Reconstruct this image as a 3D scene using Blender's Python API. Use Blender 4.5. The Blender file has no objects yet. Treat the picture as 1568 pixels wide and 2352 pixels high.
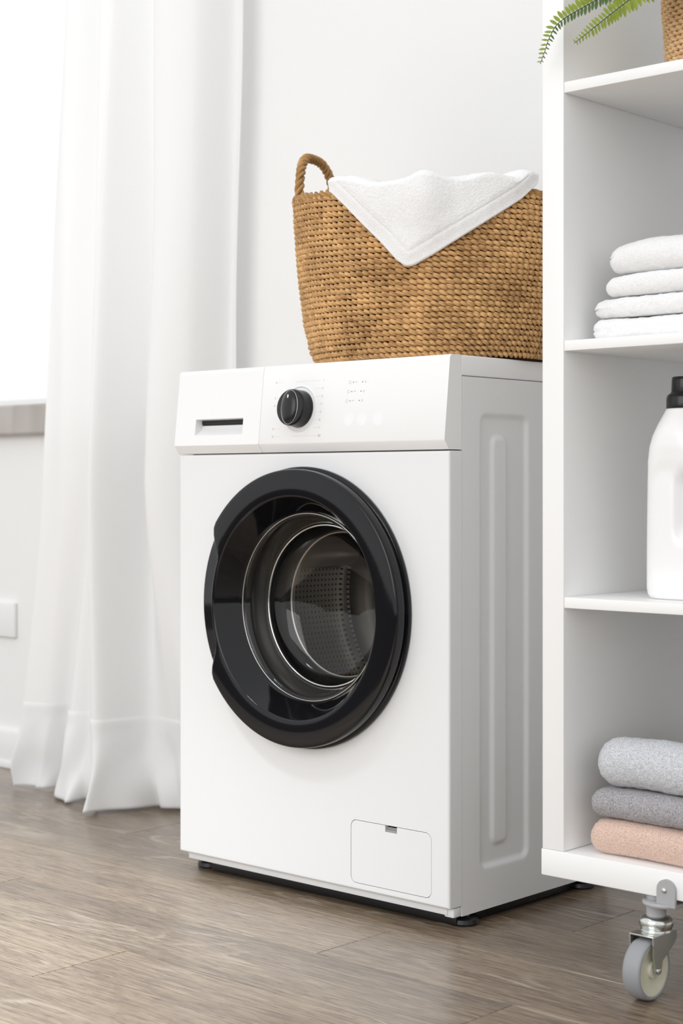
import bpy, bmesh, math, random
from mathutils import Vector, Matrix, noise
random.seed(7)
PI = math.pi
scene = bpy.context.scene
COL = scene.collection

# ------------------------------------------------------------------ camera, world, lights, exposure
YAW = 0.7406
cam_d = bpy.data.cameras.new('camera')
cam_d.sensor_fit = 'HORIZONTAL'
cam_d.sensor_width = 24.0
cam_d.lens = 3815.3 / 1568 * 24.0
cam_d.shift_y = -(1176 - 1114.1) / 1568
cam_d.clip_start = 0.05
cam_d.dof.use_dof = True
cam_d.dof.focus_distance = 2.42
cam_d.dof.aperture_fstop = 5.6
cam = bpy.data.objects.new('camera', cam_d)
cam.location = (1.5271, -1.9044, 0.657)
cam.rotation_euler = (PI / 2, 0, YAW)
COL.objects.link(cam)
scene.camera = cam

world = bpy.data.worlds.new('daylight')
scene.world = world
world.use_nodes = True
world.node_tree.nodes['Background'].inputs[0].default_value = (0.985, 0.993, 1.0, 1)
world.node_tree.nodes['Background'].inputs[1].default_value = 1.10

def area(name, loc, target, sx, sy, power, color=(1, 1, 1)):
    d = bpy.data.lights.new(name, 'AREA')
    d.shape = 'RECTANGLE'; d.size = sx; d.size_y = sy; d.energy = power; d.color = color
    o = bpy.data.objects.new(name, d)
    o.location = loc
    o.rotation_euler = (Vector(target) - Vector(loc)).to_track_quat('-Z', 'Y').to_euler()
    COL.objects.link(o)
    return o
area('window_light', (0.2, -4.4, 1.9), (-0.1, 0.0, 0.6), 3.2, 2.6, 68)
area('sky_outside_window', (-2.5, 1.7, 2.2), (-0.8, -0.8, 0.0), 2.0, 1.6, 16)
floor_fill = area('added_floor_fill', (-0.75, -1.45, 2.6), (-0.75, -1.40, 0.0), 0.5, 0.5, 36, (0.90, 0.96, 1.0))  # added fill with no real fixture, brightens the floor at the left
floor_fill.data.spread = math.radians(64)

vs = scene.view_settings
vs.view_transform = 'Standard'; vs.look = 'None'; vs.gamma = 1.0; vs.exposure = 0.0
vs.use_curve_mapping = False

# ------------------------------------------------------------------ materials
def srgb(r, g, b):
    f = lambda c: (c / 255 / 12.92) if c / 255 <= 0.04045 else ((c / 255 + 0.055) / 1.055) ** 2.4
    return (f(r), f(g), f(b), 1)

class NT:
    def __init__(s, name):
        s.m = bpy.data.materials.new(name); s.m.use_nodes = True
        s.t = s.m.node_tree; s.n = s.t.nodes; s.l = s.t.links
        s.p = s.n['Principled BSDF']; s.out = s.n['Material Output']
    def node(s, t, **kw):
        n = s.n.new(t)
        for k, v in kw.items():
            if k in n.inputs: n.inputs[k].default_value = v
            else: setattr(n, k, v)
        return n
    def link(s, a, b): s.l.new(a, b)

def simple(name, col, rough=0.5, metal=0.0, var=0.04, vscale=8.0, bump=0.0, bscale=200.0, spec=0.5, coat=0.0):
    """principled with a slight procedural colour variation and optional fine bump"""
    t = NT(name)
    t.p.inputs['Roughness'].default_value = rough
    t.p.inputs['Metallic'].default_value = metal
    t.p.inputs['Specular IOR Level'].default_value = spec
    t.p.inputs['Coat Weight'].default_value = coat
    tc = t.node('ShaderNodeTexCoord')
    nz = t.node('ShaderNodeTexNoise', Scale=vscale, Detail=3.0)
    t.link(tc.outputs['Object'], nz.inputs['Vector'])
    mx = t.node('ShaderNodeMix', data_type='RGBA')
    mx.inputs[6].default_value = tuple(c * (1 - var) for c in col[:3]) + (1,)
    mx.inputs[7].default_value = tuple(min(1, c * (1 + var)) for c in col[:3]) + (1,)
    t.link(nz.outputs['Fac'], mx.inputs[0]); t.link(mx.outputs[2], t.p.inputs['Base Color'])
    if bump > 0:
        b2 = t.node('ShaderNodeTexNoise', Scale=bscale, Detail=2.0)
        t.link(tc.outputs['Object'], b2.inputs['Vector'])
        bp = t.node('ShaderNodeBump', Strength=bump, Distance=0.002)
        t.link(b2.outputs['Fac'], bp.inputs['Height']); t.link(bp.outputs['Normal'], t.p.inputs['Normal'])
    return t.m

def wood():
    t = NT('grey_oak_laminate')
    tc = t.node('ShaderNodeTexCoord'); oi = t.node('ShaderNodeObjectInfo')
    off = t.node('ShaderNodeVectorMath', operation='MULTIPLY_ADD')
    cmb = t.node('ShaderNodeCombineXYZ')
    for i in range(3): t.link(oi.outputs['Random'], cmb.inputs[i])
    t.link(cmb.outputs[0], off.inputs[0]); off.inputs[1].default_value = (37.0, 19.0, 11.0)
    t.link(tc.outputs['Object'], off.inputs[2])
    def stretched(sx, sy, detail, dist=0.0, rough=0.55):
        mp = t.node('ShaderNodeMapping'); mp.inputs['Scale'].default_value = (sx, sy, 1)
        t.link(off.outputs[0], mp.inputs['Vector'])
        nz = t.node('ShaderNodeTexNoise', Scale=1.0, Detail=detail, Roughness=rough, Distortion=dist)
        t.link(mp.outputs[0], nz.inputs['Vector'])
        return nz.outputs['Fac']
    broad = stretched(1.6, 9.0, 3)
    grain = stretched(12.0, 210.0, 5, 0.3, 0.62)
    pore = stretched(34.0, 330.0, 3, 0.2, 0.65)
    # cathedral figure: contour lines of a stretched noise
    field = stretched(1.3, 7.0, 2, 0.5, 0.4)
    mul = t.node('ShaderNodeMath', operation='MULTIPLY'); mul.inputs[1].default_value = 95.0
    t.link(field, mul.inputs[0])
    wob = t.node('ShaderNodeMath', operation='MULTIPLY_ADD'); wob.inputs[1].default_value = 5.0
    t.link(grain, wob.inputs[0]); t.link(mul.outputs[0], wob.inputs[2])
    sn = t.node('ShaderNodeMath', operation='SINE'); t.link(wob.outputs[0], sn.inputs[0])
    pw = t.node('ShaderNodeMapRange'); pw.inputs[1].default_value = 0.70; pw.inputs[2].default_value = 1.0
    t.link(sn.outputs[0], pw.inputs[0])
    patch = stretched(2.2, 11.0, 1)
    pm = t.node('ShaderNodeMapRange'); pm.inputs[1].default_value = 0.5; pm.inputs[2].default_value = 0.66
    t.link(patch, pm.inputs[0])
    fig = t.node('ShaderNodeMath', operation='MULTIPLY')
    t.link(pw.outputs[0], fig.inputs[0]); t.link(pm.outputs[0], fig.inputs[1])
    ramp = t.node('ShaderNodeValToRGB')
    e = ramp.color_ramp.elements
    e[0].position = 0.34; e[0].color = srgb(80, 63, 47)
    e[1].position = 0.66; e[1].color = srgb(158, 139, 117)
    m1 = t.node('ShaderNodeMath', operation='MULTIPLY_ADD'); m1.inputs[1].default_value = 0.32
    t.link(broad, m1.inputs[0])
    m2 = t.node('ShaderNodeMath', operation='MULTIPLY'); m2.inputs[1].default_value = 0.68
    t.link(grain, m2.inputs[0]); t.link(m2.outputs[0], m1.inputs[2])
    t.link(m1.outputs[0], ramp.inputs[0])
    # dark pores
    pr = t.node('ShaderNodeMapRange'); pr.inputs[1].default_value = 0.53; pr.inputs[2].default_value = 0.66
    pr.inputs[3].default_value = 0.0; pr.inputs[4].default_value = 0.60
    t.link(pore, pr.inputs[0])
    c1 = t.node('ShaderNodeMix', data_type='RGBA'); c1.inputs[7].default_value = srgb(62, 47, 35)
    t.link(pr.outputs[0], c1.inputs[0]); t.link(ramp.outputs[0], c1.inputs[6])
    fs = t.node('ShaderNodeMath', operation='MULTIPLY'); fs.inputs[1].default_value = 0.40
    t.link(fig.outputs[0], fs.inputs[0])
    c2 = t.node('ShaderNodeMix', data_type='RGBA'); c2.inputs[7].default_value = srgb(205, 192, 174)
    t.link(fs.outputs[0], c2.inputs[0]); t.link(c1.outputs[2], c2.inputs[6])
    # per plank tone
    hv = t.node('ShaderNodeHueSaturation')
    tone = t.node('ShaderNodeMapRange'); tone.inputs[3].default_value = 0.92; tone.inputs[4].default_value = 1.06
    t.link(oi.outputs['Random'], tone.inputs[0]); t.link(tone.outputs[0], hv.inputs['Value'])
    t.link(c2.outputs[2], hv.inputs['Color']); t.link(hv.outputs[0], t.p.inputs['Base Color'])
    t.p.inputs['Roughness'].default_value = 0.30
    t.p.inputs['Specular IOR Level'].default_value = 0.85
    t.p.inputs['Coat Weight'].default_value = 0.25
    t.p.inputs['Coat Roughness'].default_value = 0.28
    bp = t.node('ShaderNodeBump', Strength=0.25, Distance=0.0006)
    t.link(grain, bp.inputs['Height']); t.link(bp.outputs[0], t.p.inputs['Normal'])
    return t.m

def straw(name, dark, light):
    t = NT(name)
    tc = t.node('ShaderNodeTexCoord')
    n1 = t.node('ShaderNodeTexNoise', Scale=95.0, Detail=3.0)
    n2 = t.node('ShaderNodeTexNoise', Scale=14.0, Detail=2.0)
    at = t.node('ShaderNodeAttribute', attribute_name='fibre')
    mp = t.node('ShaderNodeMapping'); mp.inputs['Scale'].default_value = (.9, 3.2, 3.2)
    t.link(at.outputs['Vector'], mp.inputs['Vector'])
    n3 = t.node('ShaderNodeTexNoise', Scale=1.0, Detail=2.0); t.link(mp.outputs[0], n3.inputs['Vector'])
    t.link(tc.outputs['Object'], n1.inputs['Vector']); t.link(tc.outputs['Object'], n2.inputs['Vector'])
    a = t.node('ShaderNodeMath', operation='MULTIPLY_ADD'); a.inputs[1].default_value = 0.28
    b = t.node('ShaderNodeMath', operation='MULTIPLY'); b.inputs[1].default_value = 0.35
    t.link(n2.outputs['Fac'], b.inputs[0]); t.link(n1.outputs['Fac'], a.inputs[0]); t.link(b.outputs[0], a.inputs[2])
    c = t.node('ShaderNodeMath', operation='MULTIPLY_ADD'); c.inputs[1].default_value = 0.55
    t.link(n3.outputs['Fac'], c.inputs[0]); t.link(a.outputs[0], c.inputs[2])
    r = t.node('ShaderNodeValToRGB'); e = r.color_ramp.elements
    e[0].position = 0.36; e[0].color = dark; e[1].position = 0.72; e[1].color = light
    t.link(c.outputs[0], r.inputs[0]); t.link(r.outputs[0], t.p.inputs['Base Color'])
    t.p.inputs['Roughness'].default_value = 0.62
    t.p.inputs['Specular IOR Level'].default_value = 0.25
    bp = t.node('ShaderNodeBump', Strength=0.8, Distance=0.0015)
    t.link(n3.outputs['Fac'], bp.inputs['Height']); t.link(bp.outputs[0], t.p.inputs['Normal'])
    return t.m

def terry(name, col, dark, scale=560.0, bump=0.6):
    t = NT(name)
    tc = t.node('ShaderNodeTexCoord')
    v = t.node('ShaderNodeTexNoise', Scale=scale, Detail=2.0, Roughness=0.7)
    t.link(tc.outputs['Object'], v.inputs['Vector'])
    r = t.node('ShaderNodeValToRGB'); e = r.color_ramp.elements
    e[0].position = 0.33; e[0].color = dark; e[1].position = 0.58; e[1].color = col
    t.link(v.outputs['Fac'], r.inputs[0]); t.link(r.outputs[0], t.p.inputs['Base Color'])
    t.p.inputs['Roughness'].default_value = 0.95
    t.p.inputs['Specular IOR Level'].default_value = 0.1
    t.p.inputs['Sheen Weight'].default_value = 0.25
    bp = t.node('ShaderNodeBump', Strength=bump, Distance=0.002)
    t.link(v.outputs['Fac'], bp.inputs['Height']); t.link(bp.outputs[0], t.p.inputs['Normal'])
    return t.m

def cloth_translucent(name, col, trans):
    t = NT(name)
    d = t.node('ShaderNodeBsdfDiffuse'); d.inputs[0].default_value = col
    tr = t.node('ShaderNodeBsdfTranslucent'); tr.inputs[0].default_value = col
    mx = t.node('ShaderNodeMixShader'); mx.inputs[0].default_value = trans
    tc = t.node('ShaderNodeTexCoord')
    w = t.node('ShaderNodeTexNoise', Scale=900.0, Detail=1.0)
    t.link(tc.outputs['Object'], w.inputs['Vector'])
    bp = t.node('ShaderNodeBump', Strength=0.08, Distance=0.001)
    t.link(w.outputs['Fac'], bp.inputs['Height']); t.link(bp.outputs[0], d.inputs['Normal'])
    t.link(d.outputs[0], mx.inputs[1]); t.link(tr.outputs[0], mx.inputs[2]); t.link(mx.outputs[0], t.out.inputs[0])
    return t.m

def pane_glass(name, tint=(1, 1, 1, 1), ior=1.45):
    t = NT(name)
    tr = t.node('ShaderNodeBsdfTransparent'); tr.inputs[0].default_value = tint
    gl = t.node('ShaderNodeBsdfGlossy'); gl.inputs['Roughness'].default_value = 0.01
    lw = t.node('ShaderNodeLayerWeight'); lw.inputs[0].default_value = 0.5
    pw = t.node('ShaderNodeMath', operation='POWER'); pw.inputs[1].default_value = 5.0
    t.link(lw.outputs['Facing'], pw.inputs[0])
    fr = t.node('ShaderNodeMath', operation='MULTIPLY_ADD'); fr.inputs[1].default_value = 0.9; fr.inputs[2].default_value = 0.04
    t.link(pw.outputs[0], fr.inputs[0])
    mx = t.node('ShaderNodeMixShader')
    t.link(fr.outputs[0], mx.inputs[0]); t.link(tr.outputs[0], mx.inputs[1]); t.link(gl.outputs[0], mx.inputs[2])
    t.link(mx.outputs[0], t.out.inputs[0])
    return t.m

def drum_steel():
    t = NT('perforated_drum_steel')
    tc = t.node('ShaderNodeTexCoord')
    sp = t.node('ShaderNodeSeparateXYZ'); t.link(tc.outputs['Object'], sp.inputs[0])
    at = t.node('ShaderNodeMath', operation='ARCTAN2')
    t.link(sp.outputs[0], at.inputs[0]); t.link(sp.outputs[2], at.inputs[1])
    u = t.node('ShaderNodeMath', operation='MULTIPLY'); u.inputs[1].default_value = 0.235 / 0.0095
    t.link(at.outputs[0], u.inputs[0])
    v = t.node('ShaderNodeMath', operation='MULTIPLY'); v.inputs[1].default_value = 1 / 0.0095
    t.link(sp.outputs[1], v.inputs[0])
    def fr(x):
        f = t.node('ShaderNodeMath', operation='FRACT'); t.link(x, f.inputs[0])
        s = t.node('ShaderNodeMath', operation='SUBTRACT'); s.inputs[1].default_value = 0.5
        t.link(f.outputs[0], s.inputs[0])
        q = t.node('ShaderNodeMath', operation='MULTIPLY')
        t.link(s.outputs[0], q.inputs[0]); t.link(s.outputs[0], q.inputs[1])
        return q.outputs[0]
    ad = t.node('ShaderNodeMath', operation='ADD')
    t.link(fr(u.outputs[0]), ad.inputs[0]); t.link(fr(v.outputs[0]), ad.inputs[1])
    lt = t.node('ShaderNodeMath', operation='LESS_THAN'); lt.inputs[1].default_value = 0.05
    t.link(ad.outputs[0], lt.inputs[0])
    mx = t.node('ShaderNodeMix', data_type='RGBA')
    mx.inputs[6].default_value = (0.55, 0.53, 0.50, 1); mx.inputs[7].default_value = (0.01, 0.01, 0.01, 1)
    t.link(lt.outputs[0], mx.inputs[0]); t.link(mx.outputs[2], t.p.inputs['Base Color'])
    t.p.inputs['Metallic'].default_value = 0.85; t.p.inputs['Roughness'].default_value = 0.28
    return t.m

def stone():
    t = NT('sill_stone')
    tc = t.node('ShaderNodeTexCoord')
    mp = t.node('ShaderNodeMapping'); mp.inputs['Scale'].default_value = (9, 2, 1.5)
    t.link(tc.outputs['Object'], mp.inputs[0])
    n = t.node('ShaderNodeTexNoise', Scale=1.0, Detail=4.0, Distortion=0.6); t.link(mp.outputs[0], n.inputs['Vector'])
    r = t.node('ShaderNodeValToRGB'); e = r.color_ramp.elements
    e[0].position = 0.3; e[0].color = srgb(158, 151, 146); e[1].position = 0.7; e[1].color = srgb(192, 186, 182)
    t.link(n.outputs['Fac'], r.inputs[0]); t.link(r.outputs[0], t.p.inputs['Base Color'])
    t.p.inputs['Roughness'].default_value = 0.35
    return t.m

M = dict(
    wall=simple('white_wall_paint', (0.86, 0.86, 0.855, 1), 0.85, var=0.01, bump=0.05, bscale=300),
    wood=wood(),
    subfloor=simple('dark_joint', srgb(62, 52, 45), 0.8),
    base=simple('white_skirting', (0.84, 0.84, 0.84, 1), 0.5, var=0.01),
    enamel=simple('white_enamel', (0.80, 0.805, 0.81, 1), 0.32, var=0.006, vscale=3),
    plastic=simple('white_plastic', (0.86, 0.862, 0.865, 1), 0.38, var=0.006, vscale=3),
    grey_plastic=simple('grey_seam', srgb(150, 150, 150), 0.5),
    dark=simple('cavity_shade_black', (0.012, 0.012, 0.013, 1), 0.6),  # near-black put in for the shade inside gaps and hollows
    gloss_black=simple('gloss_black_plastic', (0.005, 0.005, 0.0065, 1), 0.06, var=0.05, spec=0.36),
    black=simple('satin_black_plastic', (0.007, 0.007, 0.008, 1), 0.26, var=0.05, spec=0.4),
    rubber=simple('black_rubber', (0.010, 0.010, 0.011, 1), 0.35, var=0.1),
    chrome=simple('chrome', (0.72, 0.73, 0.72, 1), 0.13, 1.0, var=0.05),
    steel=simple('brushed_steel', (0.45, 0.44, 0.43, 1), 0.30, 1.0, var=0.08),
    drum=drum_steel(),
    glass=pane_glass('door_glass', (0.80, 0.78, 0.75, 1)),
    pane=pane_glass('window_glass', (0.98, 0.99, 0.99, 1)),
    print=simple('grey_print', srgb(168, 168, 170), 0.6),
    print_dark=simple('dark_print', srgb(90, 90, 92), 0.6),
    shelf=simple('white_laminate', (0.89, 0.89, 0.885, 1), 0.42, var=0.008, vscale=4),
    straw=straw('seagrass', srgb(98, 54, 18), srgb(240, 194, 134)),
    straw_in=simple('seagrass_gap_shade', srgb(50, 28, 10), 0.8, var=0.3, vscale=60),  # darkened straw, shade of the weave gaps put into the colour
    rope=straw('seagrass_rope', srgb(110, 72, 36), srgb(200, 156, 100)),
    wicker=straw('pale_wicker', srgb(176, 124, 74), srgb(246, 208, 158)),
    terry_white=terry('white_terry', (0.93, 0.93, 0.93, 1), (0.84, 0.84, 0.84, 1)),
    hem_white=simple('white_woven_hem', (0.86, 0.86, 0.86, 1), 0.9, var=0.01, bump=0.15, bscale=700),
    terry_light=terry('light_grey_terry', srgb(216, 218, 222), srgb(168, 170, 176)),
    terry_grey=terry('grey_terry', srgb(180, 177, 180), srgb(124, 122, 126)),
    terry_pink=terry('pink_terry', srgb(230, 202, 187), srgb(196, 164, 148)),
    curtain=cloth_translucent('white_curtain', (0.94, 0.94, 0.94, 1), 0.24),
    stone=stone(),
    frame=simple('white_window_frame', (0.85, 0.85, 0.85, 1), 0.4, var=0.01),
    bottle=simple('white_bottle_plastic', (0.88, 0.88, 0.88, 1), 0.30, var=0.006, coat=0.1),
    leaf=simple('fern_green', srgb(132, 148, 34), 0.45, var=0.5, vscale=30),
    leaf_shaded=simple('fern_green_shaded', srgb(74, 104, 40), 0.5, var=0.3, vscale=30),  # shaded copy of the fern green for one side of a frond
    stem=simple('fern_stem', srgb(40, 66, 36), 0.5, var=0.2, vscale=40),
    soil=simple('dark_soil', srgb(30, 26, 20), 0.95, var=0.4, vscale=90, bump=0.6, bscale=160),
    zinc=simple('zinc_plated', (0.62, 0.64, 0.62, 1), 0.20, 1.0, var=0.1, vscale=30),
    grey_paint=simple('grey_powder_coat', srgb(168, 168, 170), 0.45, var=0.03),
    grey_rubber=simple('grey_tyre', srgb(148, 150, 153), 0.55, var=0.03),
    cream=simple('cream_hub', srgb(214, 212, 192), 0.4, var=0.03),
)

# ------------------------------------------------------------------ builders
def obj(name, bm, m, parent=None, smooth=False, recalc=True):
    if recalc: bmesh.ops.recalc_face_normals(bm, faces=bm.faces)
    me = bpy.data.meshes.new(name)
    bm.to_mesh(me); bm.free()
    me.materials.append(M[m] if isinstance(m, str) else m)
    if smooth:
        for p in me.polygons: p.use_smooth = True
    o = bpy.data.objects.new(name, me)
    COL.objects.link(o)
    if parent is not None:
        o.parent = parent
        o.matrix_parent_inverse = Matrix.Translation(-parent.location)
    return o
def smooth_angle(o, deg=35):
    me = o.data
    for p in me.polygons: p.use_smooth = True
    me.set_sharp_from_angle(angle=math.radians(deg))
    return o
def tag(o, label=None, cat=None, group=None, kind=None):
    if label: o['label'] = label
    if cat: o['category'] = cat
    if group: o['group'] = group
    if kind: o['kind'] = kind
    return o
def thing(name, label, cat, loc=(0, 0, 0), group=None):
    o = bpy.data.objects.new(name, None); o.empty_display_size = 0.1
    o.location = loc; COL.objects.link(o)
    return tag(o, label, cat, group)
def add_box(bm, x0, x1, y0, y1, z0, z1, bev=0.0, seg=2):
    r = bmesh.ops.create_cube(bm, size=1.0)
    vs_ = r['verts']
    for v in vs_:
        v.co = Vector((x0 + (v.co.x + .5) * (x1 - x0), y0 + (v.co.y + .5) * (y1 - y0), z0 + (v.co.z + .5) * (z1 - z0)))
    if bev > 0:
        es = list({e for v in vs_ for e in v.link_edges})
        bmesh.ops.bevel(bm, geom=es, offset=bev, segments=seg, profile=0.5, affect='EDGES')
def box(name, dims, m, parent=None, bev=0.0015, seg=2):
    bm = bmesh.new(); add_box(bm, *dims, bev=bev, seg=seg)
    o = obj(name, bm, m, parent)
    return smooth_angle(o)
def add_grid(bm, pts, close_u=False, close_v=False, fib=None):
    """pts[i][j] -> quads"""
    if fib is not None and not bm.verts.layers.float_vector.get('fibre'): bm.verts.layers.float_vector.new('fibre')
    V = [[bm.verts.new(p) for p in row] for row in pts]
    nu, nv = len(V), len(V[0])
    if fib is not None:
        lay = bm.verts.layers.float_vector.get('fibre') or bm.verts.layers.float_vector.new('fibre')
        for i in range(nu):
            for j in range(nv):
                a = 2 * PI * j / nv
                V[i][j][lay] = Vector((i * fib[0] + fib[1], math.cos(a), math.sin(a)))
    for i in range(nu if close_u else nu - 1):
        for j in range(nv if close_v else nv - 1):
            a, b = (i + 1) % nu, (j + 1) % nv
            try: bm.faces.new((V[i][j], V[a][j], V[a][b], V[i][b]))
            except ValueError: pass
    return V
def add_tube(bm, path, r, sides=8, close=False, cap=True, fib=None):
    """sweep a circle (r number or list) along path"""
    n = len(path); path = [Vector(p) for p in path]
    up = Vector((0, 0, 1)); rows = []; last = None
    for i, p in enumerate(path):
        if close: t = (path[(i + 1) % n] - path[i - 1]).normalized()
        else: t = (path[min(i + 1, n - 1)] - path[max(i - 1, 0)]).normalized()
        if last is None:
            a = t.cross(up)
            if a.length < 1e-3: a = t.cross(Vector((1, 0, 0)))
        else: a = last - t * last.dot(t)
        a.normalize(); last = a; b = t.cross(a)
        rr = r[i] if isinstance(r, (list, tuple)) else r
        rows.append([p + a * rr * math.cos(2 * PI * k / sides) + b * rr * math.sin(2 * PI * k / sides) for k in range(sides)])
    V = add_grid(bm, rows, close_u=close, close_v=True, fib=fib)
    if cap and not close:
        bm.faces.new(V[0][::-1]); bm.faces.new(V[-1])
def lathe(bm, prof, axis_o, ax='Z', seg=48, cap0=False, cap1=False, rfun=None):
    """prof: list of (r, h) around axis through axis_o"""
    o = Vector(axis_o); rows = []
    for (r, h) in prof:
        row = []
        for k in range(seg):
            th = 2 * PI * k / seg
            rr = rfun(r, h, th) if rfun else r
            c, s = rr * math.cos(th), rr * math.sin(th)
            if ax == 'Z': row.append(o + Vector((c, s, h)))
            elif ax == 'Y': row.append(o + Vector((c, h, s)))
            else: row.append(o + Vector((h, c, s)))
        rows.append(row)
    V = add_grid(bm, rows, close_v=True)
    if cap0: bm.faces.new(V[0])
    if cap1: bm.faces.new(V[-1][::-1])
    return V
def catmull(pts, n):
    out = []; m = len(pts)
    for i in range(m - 1):
        p0 = Vector(pts[max(i - 1, 0)]); p1 = Vector(pts[i]); p2 = Vector(pts[i + 1]); p3 = Vector(pts[min(i + 2, m - 1)])
        for k in range(n):
            t = k / n
            out.append(0.5 * ((2 * p1) + (p2 - p0) * t + (2 * p0 - 5 * p1 + 4 * p2 - p3) * t * t + (3 * p1 - p0 - 3 * p2 + p3) * t ** 3))
    out.append(Vector(pts[-1]))
    return out
def sstep(a, b, x):
    if a == b: return 1.0 if x >= a else 0.0
    t = max(0.0, min(1.0, (x - a) / (b - a)))
    return t * t * (3 - 2 * t)
def lerp_tab(x, xs, ys):
    if x <= xs[0]: return ys[0]
    for i in range(len(xs) - 1):
        if x <= xs[i + 1]:
            return ys[i] + (ys[i + 1] - ys[i]) * (x - xs[i]) / (xs[i + 1] - xs[i])
    return ys[-1]

# ------------------------------------------------------------------ setting: floor
floor = box('floor', (-6, 6, -6, 0.70, -0.06, -0.0016), 'subfloor', bev=0)
tag(floor, 'floor of grey-brown oak planks laid along the wall', kind='structure')
PW = 0.168; ROW0 = 0.295
joint = {0: 0.13, 1: -0.3105, 2: -0.0715, 3: 0.27}
plank_cache = {}
def plank(x0, x1, y0, y1):
    key = (round(x1 - x0, 4), round(y1 - y0, 4))
    g = 0.0005
    if key not in plank_cache:
        bm = bmesh.new(); L, W_ = x1 - x0, y1 - y0
        add_box(bm, g, L - g, g, W_ - g, -0.0015, 0.0)
        es = [e for e in bm.edges if all(abs(v.co.z) < 1e-6 for v in e.verts)]
        bmesh.ops.bevel(bm, geom=es, offset=0.0009, segments=1, affect='EDGES')
        o = obj('plank', bm, 'wood', floor); plank_cache[key] = o.data
    else:
        o = bpy.data.objects.new('plank', plank_cache[key]); COL.objects.link(o); o.parent = floor
    o.location = (x0, y0, 0)
for r in range(-1, 13):
    y1 = ROW0 + (-r) * PW + (0 if r >= 0 else 0); y0 = y1 - PW
    if r == -1: y0, y1 = ROW0, 0.434
    base_x = joint.get(r, (r * 0.437) % 1.012)
    k0 = math.floor((-3.2 - base_x) / 1.012)
    x = base_x + k0 * 1.012
    while x < 1.9:
        plank(x, x + 1.012, y0, y1); x += 1.012

# ------------------------------------------------------------------ setting: wall with window, skirting
YW = 0.435
WX0, WX1, WZ0, WZ1 = -3.0, -1.0, 0.842, 2.5
bm = bmesh.new()
add_box(bm, -6, WX0, YW, YW + .25, 0, 3.0)
add_box(bm, WX1, 3, YW, YW + .25, 0, 3.0)
add_box(bm, WX0, WX1, YW, YW + .25, 0, WZ0 - 0.03)
add_box(bm, WX0, WX1, YW, YW + .25, WZ1, 3.0)
tag(obj('wall_back', bm, 'wall'), 'white plain wall behind the washing machine', kind='structure')
bm = bmesh.new()
add_box(bm, -6, 3, YW - .014, YW, 0.0, 0.085, bev=0.004)
add_box(bm, -6, 3, YW - .020, YW - .014, 0.0, 0.016, bev=0.002)
tag(smooth_angle(obj('baseboard_back', bm, 'base')), 'white skirting board at the foot of the wall', kind='structure')
win = thing('window_1', 'bright window beyond the curtain with white frame', None, (-2.0, 0.6, WZ0))
win['kind'] = 'structure'
bm = bmesh.new()
fw = 0.07
for (x0, x1, z0, z1) in ((WX0, WX0 + fw, WZ0, WZ1), (WX1 - fw, WX1, WZ0, WZ1), (WX0 + fw, WX1 - fw, WZ0, WZ0 + fw * .4), (WX0 + fw, WX1 - fw, WZ1 - fw, WZ1), (-2.13, -2.03, WZ0 + fw * .4, WZ1 - fw)):
    add_box(bm, x0, x1, 0.58, 0.64, z0, z1, bev=0.004)
obj('window_frame', bm, 'frame', win)
box('window_pane', (WX0 + fw, -2.13, 0.607, 0.613, WZ0 + .028, WZ1 - fw), 'pane', win, bev=0)
box('window_pane', (-2.03, WX1 - fw, 0.607, 0.613, WZ0 + .028, WZ1 - fw), 'pane', win, bev=0)
bm = bmesh.new()
add_box(bm, WX0 - .04, WX1 + .04, 0.405, YW, 0.772, 0.842, bev=0.006, seg=3)
add_box(bm, WX0, WX1, YW, 0.585, 0.812, 0.842)
obj('window_sill', bm, 'stone', win)

# wall socket
sock = thing('wall_socket', 'white wall socket plate under the window, left of the curtain', 'socket', (-1.71, YW, 0.34))
box('cover_plate', (-1.79, -1.63, YW - .011, YW, 0.302, 0.384), 'base', sock, bev=0.004, seg=3)
bm = bmesh.new(); lathe(bm, [(0.026, -0.0115), (0.0262, -0.0128), (0.024, -0.0132), (0.0215, -0.0125), (0.0205, -0.0112)], (-1.715, YW, 0.348), 'Y', 32, cap1=True)
obj('socket_ring', bm, 'grey_plastic', sock, smooth=True)
for dx in (-.008, .008):
    bm = bmesh.new(); lathe(bm, [(0.003, -0.0117), (0.003, -0.0108)], (-1.715 + dx, YW, 0.348), 'Y', 12, cap0=True)
    obj('pin_hole', bm, 'dark', sock)

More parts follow.
